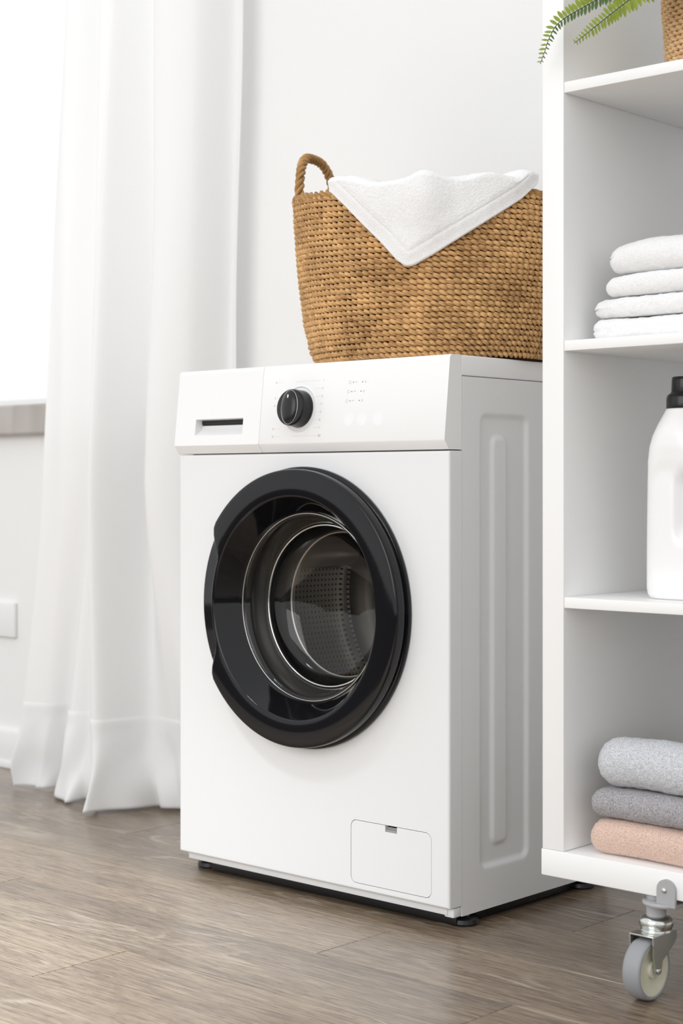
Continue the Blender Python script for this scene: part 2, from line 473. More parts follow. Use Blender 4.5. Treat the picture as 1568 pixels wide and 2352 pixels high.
# ------------------------------------------------------------------ curtain
bot = [(-1.412, .268), (-1.352, .302), (-1.336, .336), (-1.205, .236), (-1.150, .268), (-1.060, .195), (-1.020, .318), (-0.935, .325), (-0.875, .290), (-0.875, .385), (-0.845, .378)]
mid = [(-1.325, .275), (-1.262, .275), (-1.215, .322), (-1.190, .290), (-1.150, .300), (-1.085, .195), (-1.050, .345), (-0.975, .262), (-0.910, .300), (-0.890, .395), (-0.840, .378)]
top = [(-1.262, .290), (-1.218, .262), (-1.175, .322), (-1.155, .300), (-1.120, .310), (-1.065, .255), (-1.020, .335), (-0.945, .262), (-0.875, .305), (-0.867, .395), (-0.828, .378)]
NSEG = 14
cb, cm, ct = (catmull([(x, y, 0) for x, y in L], NSEG) for L in (bot, mid, top))
ZT = 2.45
def curtain_pt(i, z):
    if z < 0.66:
        w = sstep(0.0, 1.0, z / 0.66) * 0.6 + 0.4 * z / 0.66
        p = cb[i].lerp(cm[i], w)
    else:
        w = min(1.0, (z - 0.66) / 1.1); w = sstep(0, 1, w) * .5 + .5 * w
        p = cm[i].lerp(ct[i], w)
    s = i / NSEG
    p = p.copy()
    # pinch: the big fold collapses at about z 0.65
    p.y += 0.012 * noise.noise((s * 0.9, z * 1.3, 4.2)) * (1 - 0.5 * sstep(1.0, 2.0, z))
    p.x += 0.008 * noise.noise((s * 0.7, z * 1.6, 9.1))
    if z < 0.16:   # wrinkled hem
        k = 1 - z / 0.16
        p.y += 0.034 * k * noise.noise((s * 1.9, z * 9, 1.7))
        p.x += 0.022 * k * noise.noise((s * 1.7, z * 8, 7.7))
    zz = z
    if z < 0.2:
        zz = z + 0.006 * (1 - z / .2) * (1 + noise.noise((s * 1.5, 0, 3.3)))
    return Vector((p.x, min(p.y, YW - .026), zz))
ZH = 0.185
bm = bmesh.new()
zs_ = [ZH + (ZT - ZH) * (k / 90) ** 1.25 for k in range(91)]
add_grid(bm, [[curtain_pt(i, z) for i in range(len(cb))] for z in zs_])
curtain = obj('curtain', bm, 'curtain', smooth=True)
tag(curtain, 'long white curtain hanging in soft folds left of the washing machine', 'curtain')
bm = bmesh.new()
zs2 = [0.001 + (ZH + 0.004 - 0.001) * k / 30 for k in range(31)]
def hem_pt(i, z, off):
    a = curtain_pt(max(i - 1, 0), z); b = curtain_pt(min(i + 1, len(cb) - 1), z)
    t = (b - a); n = Vector((t.y, -t.x, 0)); n.normalize()
    seam = 0.0016 * math.exp(-((z - ZH + .006) / .003) ** 2)
    pucker = 0.0018 * noise.noise((i * 0.55, z * 12, 2.0)) * sstep(.10, ZH, z)
    return curtain_pt(i, z) + n * (off + seam + pucker)
outer = [[hem_pt(i, z, .0012) for i in range(len(cb))] for z in zs2]
inner = [[hem_pt(i, z, -.0012) for i in range(len(cb))] for z in zs2[::-1]]
add_grid(bm, outer + inner, close_u=True)
h = obj('hem', bm, 'curtain', curtain, smooth=True)
h['label'] = 'stitched hem resting on the floor'

# ------------------------------------------------------------------ washing machine
WL = -0.588
ZB, ZS, ZT_ = 0.0334, 0.7079, 0.850
YB = 0.400
wm = thing('washing_machine', 'white front loading washing machine with black round door', 'washing machine', (-0.294, 0.2, 0))
DX, DZ = -0.294, 0.463

# front panel with round hole and filter-door hole
def rrect(x0, x1, z0, z1, r, n=6):
    pts = []
    for (cx, cz, a0) in ((x1 - r, z1 - r, 0), (x0 + r, z1 - r, 90), (x0 + r, z0 + r, 180), (x1 - r, z0 + r, 270)):
        for k in range(n + 1):
            a = math.radians(a0 + 90 * k / n); pts.append((cx + r * math.cos(a), cz + r * math.sin(a)))
    return pts
FX0, FX1, FZ0, FZ1 = -0.1945, -0.0335, 0.0440, 0.1415
def loop(bm, pts, y):
    vs_ = [bm.verts.new((x, y, z)) for x, z in pts]
    return vs_, [bm.edges.new((vs_[i], vs_[(i + 1) % len(vs_)])) for i in range(len(vs_))]
bm = bmesh.new()
rb = 0.004
inner_o = rrect(WL + rb, -rb, ZB + rb, ZS - rb, 0.0005, 1)
v0, e0 = loop(bm, inner_o, 0.0)
circ = [(DX + .200 * math.cos(2 * PI * k / 72), DZ + .200 * math.sin(2 * PI * k / 72)) for k in range(72)]
v1, e1 = loop(bm, circ, 0.0)
v2, e2 = loop(bm, rrect(FX0, FX1, FZ0, FZ1, 0.011), 0.0)
bmesh.ops.triangle_fill(bm, use_beauty=True, use_dissolve=False, edges=e0 + e1 + e2)
for f in list(bm.faces):   # drop any fill inside the holes
    c = f.calc_center_median()
    if (c.x - DX) ** 2 + (c.z - DZ) ** 2 < .199 ** 2 and all((v.co.x - DX) ** 2 + (v.co.z - DZ) ** 2 < .2005 ** 2 for v in f.verts): bm.faces.remove(f)
    elif all(FX0 - 1e-4 < v.co.x < FX1 + 1e-4 and FZ0 - 1e-4 < v.co.z < FZ1 + 1e-4 for v in f.verts): bm.faces.remove(f)
prev = v0
for k in range(1, 5):     # rounded border and the return
    a = math.radians(90 * k / 4)
    d, yy = rb * (1 - math.sin(a)), rb * (1 - math.cos(a))
    cur = [bm.verts.new((x, yy, z)) for x, z in rrect(WL + d, -d, ZB + d, ZS - d, 0.0005 + 0.0008 * k / 4, 1)]
    for i in range(len(cur)):
        bm.faces.new((prev[i], prev[(i + 1) % len(cur)], cur[(i + 1) % len(cur)], cur[i]))
    prev = cur
cur = [bm.verts.new((v.co.x, 0.0300, v.co.z)) for v in prev]
for i in range(len(cur)):
    bm.faces.new((prev[i], prev[(i + 1) % len(cur)], cur[(i + 1) % len(cur)], cur[i]))
for L in (v1, v2):        # thickness at the holes
    nv = [bm.verts.new((v.co.x, 0.012, v.co.z)) for v in L]
    for i in range(len(nv)):
        bm.faces.new((L[i], L[(i + 1) % len(nv)], nv[(i + 1) % len(nv)], nv[i]))
smooth_angle(obj('front_panel', bm, 'enamel', wm), 8)

# filter door
fd = None
bm = bmesh.new()
g = 0.0009
notch = []
outl = rrect(FX0 + g, FX1 - g, FZ0 + g, FZ1 - g, 0.0103)
nx0, nx1, nd = -0.1245, -0.1010, 0.0105   # finger notch at the top edge
ol = []
for i, p in enumerate(outl):
    ol.append(p)
# insert the notch on the top edge (between corner 1 end and corner 2 start)
n_ = 7
top_i = n_ - 1
ol = outl[:n_] + [(nx1, FZ1 - g), (nx1, FZ1 - nd), (nx0, FZ1 - nd), (nx0, FZ1 - g)] + outl[n_:]
vv = [bm.verts.new((x, 0.0003, z)) for x, z in ol]
f = bm.faces.new(vv)
r = bmesh.ops.extrude_face_region(bm, geom=[f])
for v in [q for q in r['geom'] if isinstance(q, bmesh.types.BMVert)]: v.co.y = 0.008
filt = obj('filter_door', bm, 'enamel', wm)
bm = bmesh.new()
add_box(bm, nx0 + .0006, nx1 - .0006, 0.0045, 0.007, FZ1 - nd + .0004, FZ1 - .0035)
add_box(bm, nx0 + .0006, nx1 - .0006, 0.0018, 0.0045, FZ1 - nd + .0003, FZ1 - nd + .0035)
lt = obj('latch', bm, 'grey_plastic', filt); lt['label'] = 'small grey finger latch'
box('filter_recess', (FX0 - .004, FX1 + .004, 0.0125, 0.0145, FZ0 - .004, FZ1 + .004), 'dark', wm, bev=0)

# cabinet: left side, back, bottom, and embossed right side
bm = bmesh.new()
add_box(bm, WL, WL + .004, .0306, YB, .0182, ZT_ - .0313, bev=.001)
add_box(bm, WL + .004, -.004, YB - .004, YB, .0182, ZT_ - .0313)
add_box(bm, WL + .004, -.004, .0320, YB - .004, .0200, .0225)
obj('cabinet', bm, 'enamel', wm)
def side_h(y, z):
    # outer pressed rounded rectangle (recessed panel), inner long slot (raised)
    def sd(y, z, y0, y1, z0, z1, r):
        cy, cz = (y0 + y1) / 2, (z0 + z1) / 2
        qy, qz = abs(y - cy) - (y1 - y0) / 2 + r, abs(z - cz) - (z1 - z0) / 2 + r
        return math.hypot(max(qy, 0), max(qz, 0)) + min(max(qy, qz), 0) - r
    d = sd(y, z, .0735, .1985, .0785, .7660, .016)
    h = -0.0055 * (1 - sstep(-.009, 0.0, d))
    d2 = sd(y, z, .1035, .1475, .1090, .7330, .016)
    return h + 0.0045 * (1 - sstep(-.008, 0.001, d2))
def frange(a, b, st, keys=()):
    n = max(1, round((b - a) / st)); return [a + (b - a) * k / n for k in range(n + 1)]
ysl = frange(.0306, .066, .0118)[:-1] + frange(.066, .206, .0024)[:-1] + frange(.206, YB, .02)
zsl = frange(.0182, .070, .01)[:-1] + frange(.070, .145, .0028)[:-1] + frange(.145, .70, .02)[:-1] + frange(.70, .775, .0028)[:-1] + frange(.775, ZT_ - .0315, .01)
bm = bmesh.new()
add_grid(bm, [[(-0.0004 + side_h(y, z), y, z) for z in zsl] for y in ysl])
edge = [(y, zsl[0]) for y in (ysl[0], ysl[-1])]
add_box(bm, -.0075, -.0066, ysl[0] + .0004, ysl[-1], zsl[0] + .0005, zsl[-1])
for a in (ysl[0], ysl[-1]):
    add_grid(bm, [[(-0.0004, a, z), (-.0075, a, z)] for z in (zsl[0], zsl[-1])])
for c in (zsl[0], zsl[-1]):
    add_grid(bm, [[(-0.0004, y, c), (-.0075, y, c)] for y in (ysl[0], ysl[-1])])
sp_ = obj('side_panel', bm, 'enamel', wm, recalc=False)
smooth_angle(sp_, 60)

box('underside_shade_block', (WL + .043, -.014, .034, YB - .012, .0015, .0205), 'black', wm, bev=.002)  # added black block standing in for the shade under the machine
# plinth strip under the front panel
bm = bmesh.new()
add_box(bm, WL + .012, -.012, .010, .0300, .0215, ZB - .0006, bev=.0015)
add_box(bm, -.020, -.001, .012, .0302, .0180, ZB - .0006, bev=.003)
smooth_angle(obj('plinth', bm, 'enamel', wm))
for (fx, fy) in ((-.0175, .058), (-.572, .058), (-.0175, .365), (-.572, .365)):
    bm = bmesh.new()
    lathe(bm, [(.021, 0), (.0225, .003), (.0215, .009), (.014, .013)], (fx, fy, 0), 'Z', 28, cap0=True, cap1=True)
    ft = smooth_angle(obj('foot', bm, 'rubber', wm))
    bm = bmesh.new(); lathe(bm, [(.009, .012), (.009, .0225)], (fx, fy, 0), 'Z', 6, cap0=True, cap1=True)
    obj('foot_bolt', bm, 'zinc', ft)

# top cover
bm = bmesh.new()
add_box(bm, WL, 0, .0300, YB, ZT_ - .0305, ZT_, bev=.0022, seg=3)
smooth_angle(obj('top_cover', bm, 'plastic', wm))

# control fascia: extruded profile
def S(x, s, h=0.0): return Vector((x, -.0105 + .1068 * s - .9943 * h, .7233 + .9943 * s + .1068 * h))
prof = [(.0300, .8478), (.0300, .7094), (.0015, .7094), (-.0004, .7098), (-.0098, .7220), (-.0106, .7245), (.0022, .8440), (.0034, .8472), (.0062, .8496), (.0300, .8500)]
XD = -0.3862
bm = bmesh.new()
def extrude_prof(bm, prof, x0, x1):
    a = [bm.verts.new((x0, y, z)) for y, z in prof]; b = [bm.verts.new((x1, y, z)) for y, z in prof]
    n = len(prof)
    for i in range(n): bm.faces.new((a[i], a[(i + 1) % n], b[(i + 1) % n], b[i]))
    bm.faces.new(a[::-1]); bm.faces.new(b)
extrude_prof(bm, prof, XD + .0004, -.0003)
fas = smooth_angle(obj('control_fascia', bm, 'plastic', wm), 30)
# detergent drawer front, with a scooped grip
rx0, rx1, s0, s1 = -0.5400, -0.4262, .0168, .0440
bm = bmesh.new()
x0, x1 = WL - .0012, XD - .0004
pd = [(.0300, .8500), (.0300, .7094), (.0015, .7094), (-.0004, .7098), (-.0098, .7220)]
sB, sT = 0.0, .1215
lo, hi = S(0, sB), S(0, sT)
pdr = pd + [(lo.y, lo.z)]
pdr2 = [(hi.y, hi.z), (.0034, .8472), (.0062, .8496), (.0300, .8500)]
def strip(P):
    a = [bm.verts.new((x0, y, z)) for y, z in P]; b = [bm.verts.new((x1, y, z)) for y, z in P]
    for i in range(len(P) - 1): bm.faces.new((a[i], a[i + 1], b[i + 1], b[i]))
strip(pdr[1:]); strip(pdr2); strip(pd[:2])
for xx in (x0, x1):
    bm.faces.new([bm.verts.new((xx, y, z)) for y, z in (pdr[1:] + pdr2)])
XS = [x0, rx0, rx1, x1]; SS = [sB, s0, s1, sT]
for i in range(3):
    for j in range(3):
        if i == 1 and j == 1: continue
        bm.faces.new([bm.verts.new(S(a, b)) for a, b in ((XS[i], SS[j]), (XS[i + 1], SS[j]), (XS[i + 1], SS[j + 1]), (XS[i], SS[j + 1]))])
# grip pocket: curved ramp, side walls, open slot above it
nr = 8
ramp = [(s0 + (s1 - .0082 - s0) * k / nr, -.017 * math.sin(PI / 2 * k / nr)) for k in range(nr + 1)]
add_grid(bm, [[S(rx0, s, h_), S(rx1, s, h_)] for s, h_ in ramp])
for xx in (rx0, rx1):
    for k in range(nr):
        (sa, ha), (sb, hb) = ramp[k], ramp[k + 1]
        bm.faces.new([bm.verts.new(S(xx, sa, 0)), bm.verts.new(S(xx, sb, 0)), bm.verts.new(S(xx, sb, hb)), bm.verts.new(S(xx, sa, ha))] if k else
                     [bm.verts.new(S(xx, sa, 0)), bm.verts.new(S(xx, sb, 0)), bm.verts.new(S(xx, sb, hb))])
    bm.faces.new([bm.verts.new(S(xx, s1 - .0082, 0)), bm.verts.new(S(xx, s1, 0)), bm.verts.new(S(xx, s1, -.017)), bm.verts.new(S(xx, s1 - .0082, -.017))])
bm.faces.new([bm.verts.new(S(a, s1, b)) for a, b in ((rx0, 0), (rx1, 0), (rx1, -.017), (rx0, -.017))])
bmesh.ops.remove_doubles(bm, verts=bm.verts, dist=1e-5)
drw = smooth_angle(obj('detergent_drawer', bm, 'plastic', wm), 30)
bm = bmesh.new()  # black sheet and block paint the shade of the slot
y_ = S(0, s1 - .0082, -.0172)
bm.faces.new([bm.verts.new(S(a, b, -.0165)) for a, b in ((rx0, s1 - .0086), (rx1, s1 - .0086), (rx1, s1), (rx0, s1))])
add_box(bm, rx0, rx1, .008, .012, S(0, s1 - .0086).z, S(0, s1).z)
sl = obj('grip_slot_shade', bm, 'dark', drw); sl['label'] = 'black sheet painting the shade in the drawer grip slot'
# dark strip painting the seam's shadow below the fascia
box('fascia_seam_shade', (XD, -.002, .0035, .028, ZS + .0002, ZS + .0014), 'dark', wm, bev=0)

# dial
KX, KS = -0.2995, .0545
nrm = Vector((0, -.9943, .1068)); su = Vector((0, .1068, .9943)); sx = Vector((1, 0, 0))
def onf(a, b, h, X=KX, s=KS): return S(X, s) + sx * a + su * b + nrm * h
def flathe(bm, prof, X, s, seg=48, cap0=False, cap1=True, ovx=1.0):
    rows = [[onf(r * ovx * math.cos(2 * PI * k / seg), r * math.sin(2 * PI * k / seg), h, X, s) for k in range(seg)] for r, h in prof]
    V = add_grid(bm, rows, close_v=True)
    if cap0: bm.faces.new(V[0])
    if cap1: bm.faces.new(V[-1][::-1])
bm = bmesh.new(); flathe(bm, [(.0372, .0), (.0372, .0012), (.0366, .0018), (.0355, .0016), (.0345, .0004)], KX, KS, 64)
smooth_angle(obj('dial_ring', bm, 'plastic', fas), 30)
bm = bmesh.new()
flathe(bm, [(.0300, .0008), (.0296, .004), (.0292, .0185), (.0290, .0215), (.0278, .0232), (.0255, .0236)], KX, KS, 64)
dial = smooth_angle(obj('dial', bm, 'black', fas), 40)
# raised oval grip on the dial face
bm = bmesh.new()
rows = []
for k in range(9):
    t = k / 8; a = PI / 2 * t
    rr, hh = math.cos(a), math.sin(a)
    rows.append([onf(+.0172 * max(rr, .02) * math.cos(2 * PI * j / 40), .0268 * max(rr, .02) * math.sin(2 * PI * j / 40), .0234 + .0060 * hh) for j in range(40)])
V = add_grid(bm, rows, close_v=True); bm.faces.new(V[-1])
obj('dial_grip', bm, 'black', dial, smooth=True)
bm = bmesh.new()
rows = []
for k in range(8):
    a = 2 * PI * k / 8
    rows.append([onf((.0176 + .0007 * math.cos(a)) * math.cos(2 * PI * j / 48), (.0271 + .0007 * math.cos(a)) * math.sin(2 * PI * j / 48), .0236 + .0006 * math.sin(a)) for j in range(48)])
add_grid(bm, rows, close_u=True, close_v=True)
obj('dial_trim', bm, 'steel', dial, smooth=True)['label'] = 'thin metallic oval trim line'
bm = bmesh.new()
bm.faces.new([bm.verts.new(onf(a, b, .0290)) for a, b in ((-.0011, .014), (.0011, .014), (.0011, .0192), (-.0011, .0192))])
r = bmesh.ops.extrude_face_region(bm, geom=list(bm.faces))
bmesh.ops.translate(bm, vec=nrm * -.004, verts=[v for v in r['geom'] if isinstance(v, bmesh.types.BMVert)])
obj('pointer_mark', bm, 'plastic', dial)

# buttons
def fz(z): return (z - .7233) / .9943
for (bx, bz) in ((-.1290, .8011), (-.1922, .7583), (-.1652, .7578), (-.1330, .7574)):
    bm = bmesh.new()
    s_ = fz(bz)
    flathe(bm, [(.0103, .0001), (.0101, .0003), (.0098, .0003), (.0096, -.0002), (.0094, .0003), (.0030, .0003)], bx, s_, 32)
    smooth_angle(obj('button', bm, 'plastic', fas), 40)
# printed marks: dial scale lines, tick characters, indicator icons
def flat(bm, X, s, w, h_, lift=.0003):
    bm.faces.new([bm.verts.new(S(X + a * w / 2, s + b * h_ / 2, lift)) for a, b in ((-1, -1), (1, -1), (1, 1), (-1, 1))])
DIG = {'0': 'abcdef', '1': 'bc', '2': 'abged', '3': 'abgcd', '4': 'fgbc', '5': 'afgcd', '6': 'afgedc', '7': 'abc', '8': 'abcdefg', '9': 'abcfgd'}
def digit(bm, ch, X, s, w=.0018, h_=.0032, t=.0005):
    seg = dict(a=(0, h_ / 2, w, t), g=(0, 0, w, t), d=(0, -h_ / 2, w, t), f=(-w / 2, h_ / 4, t, h_ / 2), b=(w / 2, h_ / 4, t, h_ / 2), e=(-w / 2, -h_ / 4, t, h_ / 2), c=(w / 2, -h_ / 4, t, h_ / 2))
    for q in DIG[ch]:
        dx, ds, ww, hh = seg[q]; flat(bm, X + dx, s + ds, ww, hh)
bm = bmesh.new(); bm2 = bmesh.new()
sa, sb = fz(.8215), fz(.7345)
for k in range(8):
    s_ = sa + (sb - sa) * k / 7
    Xc = -.2520 - .0003 * k
    if k == 0 or k == 7: flat(bm2, -.285, s_, .055, .0005)
    else: flat(bm2, -.2610, s_, .012, .0005)
    digit(bm, str(k + 1), Xc, s_)
    if k == 7: digit(bm, '0', Xc + .003, s_)
    if k in (0, 2, 3, 6, 7):
        flat(bm2, -.3465, s_, .014, .0005); digit(bm, str((8 + k - (k > 1) * 5) % 10), -.3555, s_, .0015, .0028)
tag(obj('scale_numbers', bm, 'print', fas), kind='stuff'); tag(obj('scale_lines', bm2, simple('pale_print', srgb(214, 214, 216), 0.6), fas), kind='stuff')
bm = bmesh.new(); bm2 = bmesh.new()
for r_, zz in enumerate((.8155, .8012, .7868)):
    s_ = fz(zz); sh = -.0022 * r_
    flathe_pts = None
    # round outline icon
    for k in range(12):
        a0_, a1_ = 2 * PI * k / 12, 2 * PI * (k + 1) / 12
        X_ = -.1948 + sh
        bm.faces.new([bm.verts.new(S(X_ + q * math.cos(a), s_ + q * math.sin(a), .0003)) for q, a in ((.0022, a0_), (.0027, a0_), (.0027, a1_), (.0022, a1_))])
    flat(bm, -.1822 + sh, s_, .0040, .0006); flat(bm, -.1812 + sh, s_ + .0012, .0022, .0005)
    flat(bm, -.1630 + sh, s_, .0032, .0006); flat(bm, -.1630 + sh, s_ - .0014, .0032, .0005); flat(bm, -.1630 + sh, s_ + .0014, .0026, .0005)
    for X_ in (-.1880 + sh, -.1690 + sh):
        bm2.faces.new([bm2.verts.new(S(X_ + .0010 * math.cos(2 * PI * k / 10), s_ + .0010 * math.sin(2 * PI * k / 10), .0003)) for k in range(10)])
tag(obj('indicator_icons', bm, 'print', fas), kind='stuff'); tag(obj('indicator_lights', bm2, 'print_dark', fas), kind='stuff')

# door
door_o = (DX, 0, DZ)
def grip(r, h_, th):
    d = abs(math.degrees(math.atan2(math.sin(th - PI), math.cos(th - PI))) + 1)
    w = 1 - sstep(21, 36, d)
    if r < .205 or h_ > -.0128: return r
    k = sstep(-.0128, -.0150, h_) * w
    return r + (.1805 + (r - .212) * .35 - r) * k
bprof = [(.196, .004), (.2190, .002), (.2228, -.0006), (.2234, -.0050), (.2222, -.0072), (.2170, -.0080), (.2160, -.0092), (.2168, -.0106), (.2190, -.0115), (.2196, -.0128), (.2195, -.0180), (.2194, -.0250), (.2186, -.0290), (.2176, -.0302), (.2160, -.0308), (.2120, -.0311), (.1790, -.0311), (.1768, -.0307), (.1756, -.0298), (.1745, -.0280), (.1640, -.0120), (.1540, .0040), (.1512, .0085), (.1490, .0100), (.1480, .0130)]
bm = bmesh.new(); lathe(bm, bprof, door_o, 'Y', 144, rfun=grip)
door = smooth_angle(obj('door', bm, 'gloss_black', wm), 50)
door['label'] = 'glossy black round door bezel with a finger grip at its left'
bm = bmesh.new()
gp = [(.1500, .0102), (.1470, .0108), (.1440, .0130), (.1400, .0220), (.1330, .0480), (.1250, .0680), (.1100, .0800), (.0800, .0870), (.0400, .0895), (.0020, .0900)]
lathe(bm, gp, door_o, 'Y', 96, cap1=True)
obj('door_glass', bm, 'glass', door, smooth=True)['label'] = 'clear bowl shaped door glass'
bm = bmesh.new()
lathe(bm, [(.1500, .0086), (.1492, .0080), (.1482, .0083), (.1478, .0096), (.1482, .0110)], door_o, 'Y', 96)
obj('glass_rim', bm, 'steel', door, smooth=True)
# gasket, lip and drum
bm = bmesh.new()
lathe(bm, [(.196, .012), (.170, .014), (.160, .020), (.158, .034), (.150, .044), (.1375, .0490), (.1295, .0510), (.1285, .0560), (.1330, .0640), (.1330, .0720), (.1240, .0800), (.1200, .0900), (.1190, .0940)], door_o, 'Y', 96)
gask = obj('door_gasket', bm, 'rubber', wm, smooth=True)
bm = bmesh.new()
lathe(bm, [(.1312, .0494), (.1298, .0487), (.1284, .0494), (.1281, .0512), (.1290, .0522)], door_o, 'Y', 96)
obj('gasket_ring', bm, 'chrome', gask, smooth=True)
bm = bmesh.new()
for (dx, dz, w, h_) in ((0, .0025, .006, .001), (0, -.0025, .006, .001), (-.0025, 0, .001, .005), (.0025, 0, .001, .005), (-.006, .003, .001, .003)):
    a = math.radians(-68); rr = .1290
    add_box(bm, DX + rr * math.cos(a) + dx - w / 2, DX + rr * math.cos(a) + dx + w / 2, .0715, .0725, DZ + rr * math.sin(a) + dz - h_ / 2, DZ + rr * math.sin(a) + dz + h_ / 2)
obj('gasket_mark', bm, 'print', gask)
drum_root = None
bm = bmesh.new()
lathe(bm, [(.1195, .1010), (.1165, .0980), (.1150, .0940), (.1170, .0905), (.1205, .0915), (.1215, .0960), (.1240, .1010), (.160, .1020), (.235, .1030), (.240, .108)], door_o, 'Y', 96)
obj('drum_mouth', bm, 'steel', wm, smooth=True)
bm = bmesh.new()
lathe(bm, [(.235, 0), (.2355, .010), (.2345, .080), (.2365, .085), (.2345, .090), (.2355, .230), (.220, .245)], (0, 0, 0), 'Y', 96)
dr = obj('drum', bm, 'drum', wm, smooth=True); dr.location = Vector((DX, .106, DZ)); dr.matrix_parent_inverse = Matrix.Translation(-wm.location)
bm = bmesh.new(); lathe(bm, [(.225, .350), (.180, .346), (.170, .338), (.110, .334), (.100, .342), (.02, .342)], door_o, 'Y', 64, cap1=True)
obj('drum_back', bm, 'steel', wm, smooth=True)
for k in range(3):
    a = math.radians(40 + 120 * k)
    bm = bmesh.new(); rows = []
    for j in range(11):
        t = j / 10 * 2 - 1; hh = .040 * math.cos(t * PI / 2) ** .8 if abs(t) < 1 else 0
        aa = a + t * .16; rr = .234 - hh
        rows.append([(DX + rr * math.cos(aa), y, DZ + rr * math.sin(aa)) for y in (.115, .20, .335)])
    add_grid(bm, rows); obj('drum_paddle', bm, 'steel', wm, smooth=True)

# ------------------------------------------------------------------ laundry basket on the washer
BX, BY, BA, BB, BZ0 = -0.198, 0.200, 0.247, 0.190, 0.8525
def rim_z(ph): return 1.112 - .017 * math.cos(ph) + .006 * abs(math.cos(ph))
def bprofile(h_): return lerp_tab(h_, [0, .03, .08, .2, .4, .6, .81, 1], [.812, .835, .862, .900, .938, .965, .984, .995])
def bpoint(ph, h_, off=0.0):
    s = bprofile(h_); z = BZ0 + (rim_z(ph) - BZ0) * h_
    return Vector((BX + (BA * s + off) * math.cos(ph), BY + (BB * s + off) * math.sin(ph), z))
basket = thing('laundry_basket', 'woven seagrass laundry basket with rope handles on the washing machine', 'basket', (BX, BY, ZT_ + .0005))
bm = bmesh.new()  # dark shell behind the rows paints shade into the gaps
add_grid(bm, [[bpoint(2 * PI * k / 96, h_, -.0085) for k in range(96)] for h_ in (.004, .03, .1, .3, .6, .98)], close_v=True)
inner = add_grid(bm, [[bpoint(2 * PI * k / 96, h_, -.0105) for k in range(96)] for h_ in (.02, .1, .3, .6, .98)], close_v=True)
obj('gap_shade_shell', bm, 'straw_in', basket, smooth=True)
bm = bmesh.new()
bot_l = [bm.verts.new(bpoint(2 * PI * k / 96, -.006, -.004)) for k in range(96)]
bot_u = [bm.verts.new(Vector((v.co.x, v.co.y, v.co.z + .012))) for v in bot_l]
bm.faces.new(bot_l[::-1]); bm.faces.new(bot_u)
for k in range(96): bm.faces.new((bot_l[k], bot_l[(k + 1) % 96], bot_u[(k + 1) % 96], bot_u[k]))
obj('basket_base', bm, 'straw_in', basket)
NROW = 30; TW = 60; SPT = 10
pitch = 1.0 / NROW
def woven_row(name, h_mid, parent, pfun, height, tw, spt, tube_r, amp_r, amp_z, sides=6, mat_='straw', seed=0, skew=0.0):
    bm = bmesh.new(); n = tw * spt
    for s_i in range(2):
        path_rows = []
        for k in range(n):
            ph = 2 * PI * k / n
            a = tw * ph + PI * s_i + skew
            jit = noise.noise((math.cos(ph) * 6 + seed * 3.1, math.sin(ph) * 6, s_i * 5.0 + seed))
            jit2 = noise.noise((math.cos(ph) * 23 + seed * 1.7, math.sin(ph) * 23, s_i * 9.0 + seed * 2))
            off = amp_r * math.cos(a) + .0009 * jit2
            dh = (-amp_z * math.sin(a) + .0007 * jit) / height
            p = pfun(ph, h_mid + dh, off)
            path_rows.append((p, tube_r * (.90 + .14 * math.cos(a) + .24 * jit2 + .16 * jit)))
        rows = []
        for k in range(n):
            p, rr = path_rows[k]
            t = (path_rows[(k + 1) % n][0] - path_rows[k - 1][0]).normalized()
            up = Vector((0, 0, 1)); a_ = t.cross(up).normalized(); b_ = a_.cross(t)
            rows.append([p + a_ * rr * .85 * math.cos(2 * PI * j / sides) + b_ * rr * 1.05 * math.sin(2 * PI * j / sides) for j in range(sides)])
        add_grid(bm, rows, close_u=True, close_v=True, fib=(1.0 / spt, seed * 7.3 + s_i * 31.0))
    return obj(name, bm, mat_, parent, smooth=True)
for r in range(NROW):
    woven_row('weave_row', (r + .5) * pitch * .985 + .004, basket, bpoint, .262, TW, SPT, .0036, .0040, .0019, seed=r, skew=-r * .10 + random.uniform(-.35, .35))
woven_row('rim', .992, basket, bpoint, .262, 44, 9, .0048, .0042, .0034, mat_='rope', seed=77)
def rope(bm, path, R, r, twist, strands=3, sides=6):
    path = [Vector(p) for p in path]; n = len(path)
    fr = []; last = None
    for i in range(n):
        t = (path[min(i + 1, n - 1)] - path[max(i - 1, 0)]).normalized()
        a = (t.cross(Vector((.3, 1, .2))) if last is None else last - t * last.dot(t)).normalized(); last = a
        fr.append((t, a, t.cross(a)))
    for s_ in range(strands):
        P = []
        for i in range(n):
            an = 2 * PI * (twist * i / (n - 1) + s_ / strands)
            P.append(path[i] + fr[i][1] * R * math.cos(an) + fr[i][2] * R * math.sin(an))
        add_tube(bm, P, [r * (1 + .12 * noise.noise((i * .3, s_ * 4, 2))) for i in range(n)], sides, fib=(.11, s_ * 17.0))
for side in (0, 1):
    phA, phB = (math.radians(171), math.radians(208)) if side == 0 else (math.radians(-4), math.radians(28))
    ctrl = []
    pa, pb = bpoint(phA, .93, -.001), bpoint(phB, .93, -.001)
    pm = (pa + pb) / 2; outw = Vector((math.cos((phA + phB) / 2), math.sin((phA + phB) / 2), 0))
    H = .082
    zr = rim_z((phA + phB) / 2)
    for t, hf in ((0, 0), (.02, .40), (.10, .74), (.26, .95), (.5, 1), (.74, .95), (.90, .74), (.98, .40), (1, 0)):
        w = math.sin(PI * t)
        q = pa.lerp(pb, t); q += outw * (.010 * w)
        z = zr - .02 + (H + .02) * hf
        if t in (0, 1): z = q.z
        ctrl.append((q.x, q.y, z))
    path = catmull(ctrl, 9)
    bm = bmesh.new(); rope(bm, path, .0048, .0040, 8.0)
    obj('handle', bm, 'rope', basket, smooth=True)['label'] = 'braided rope handle'

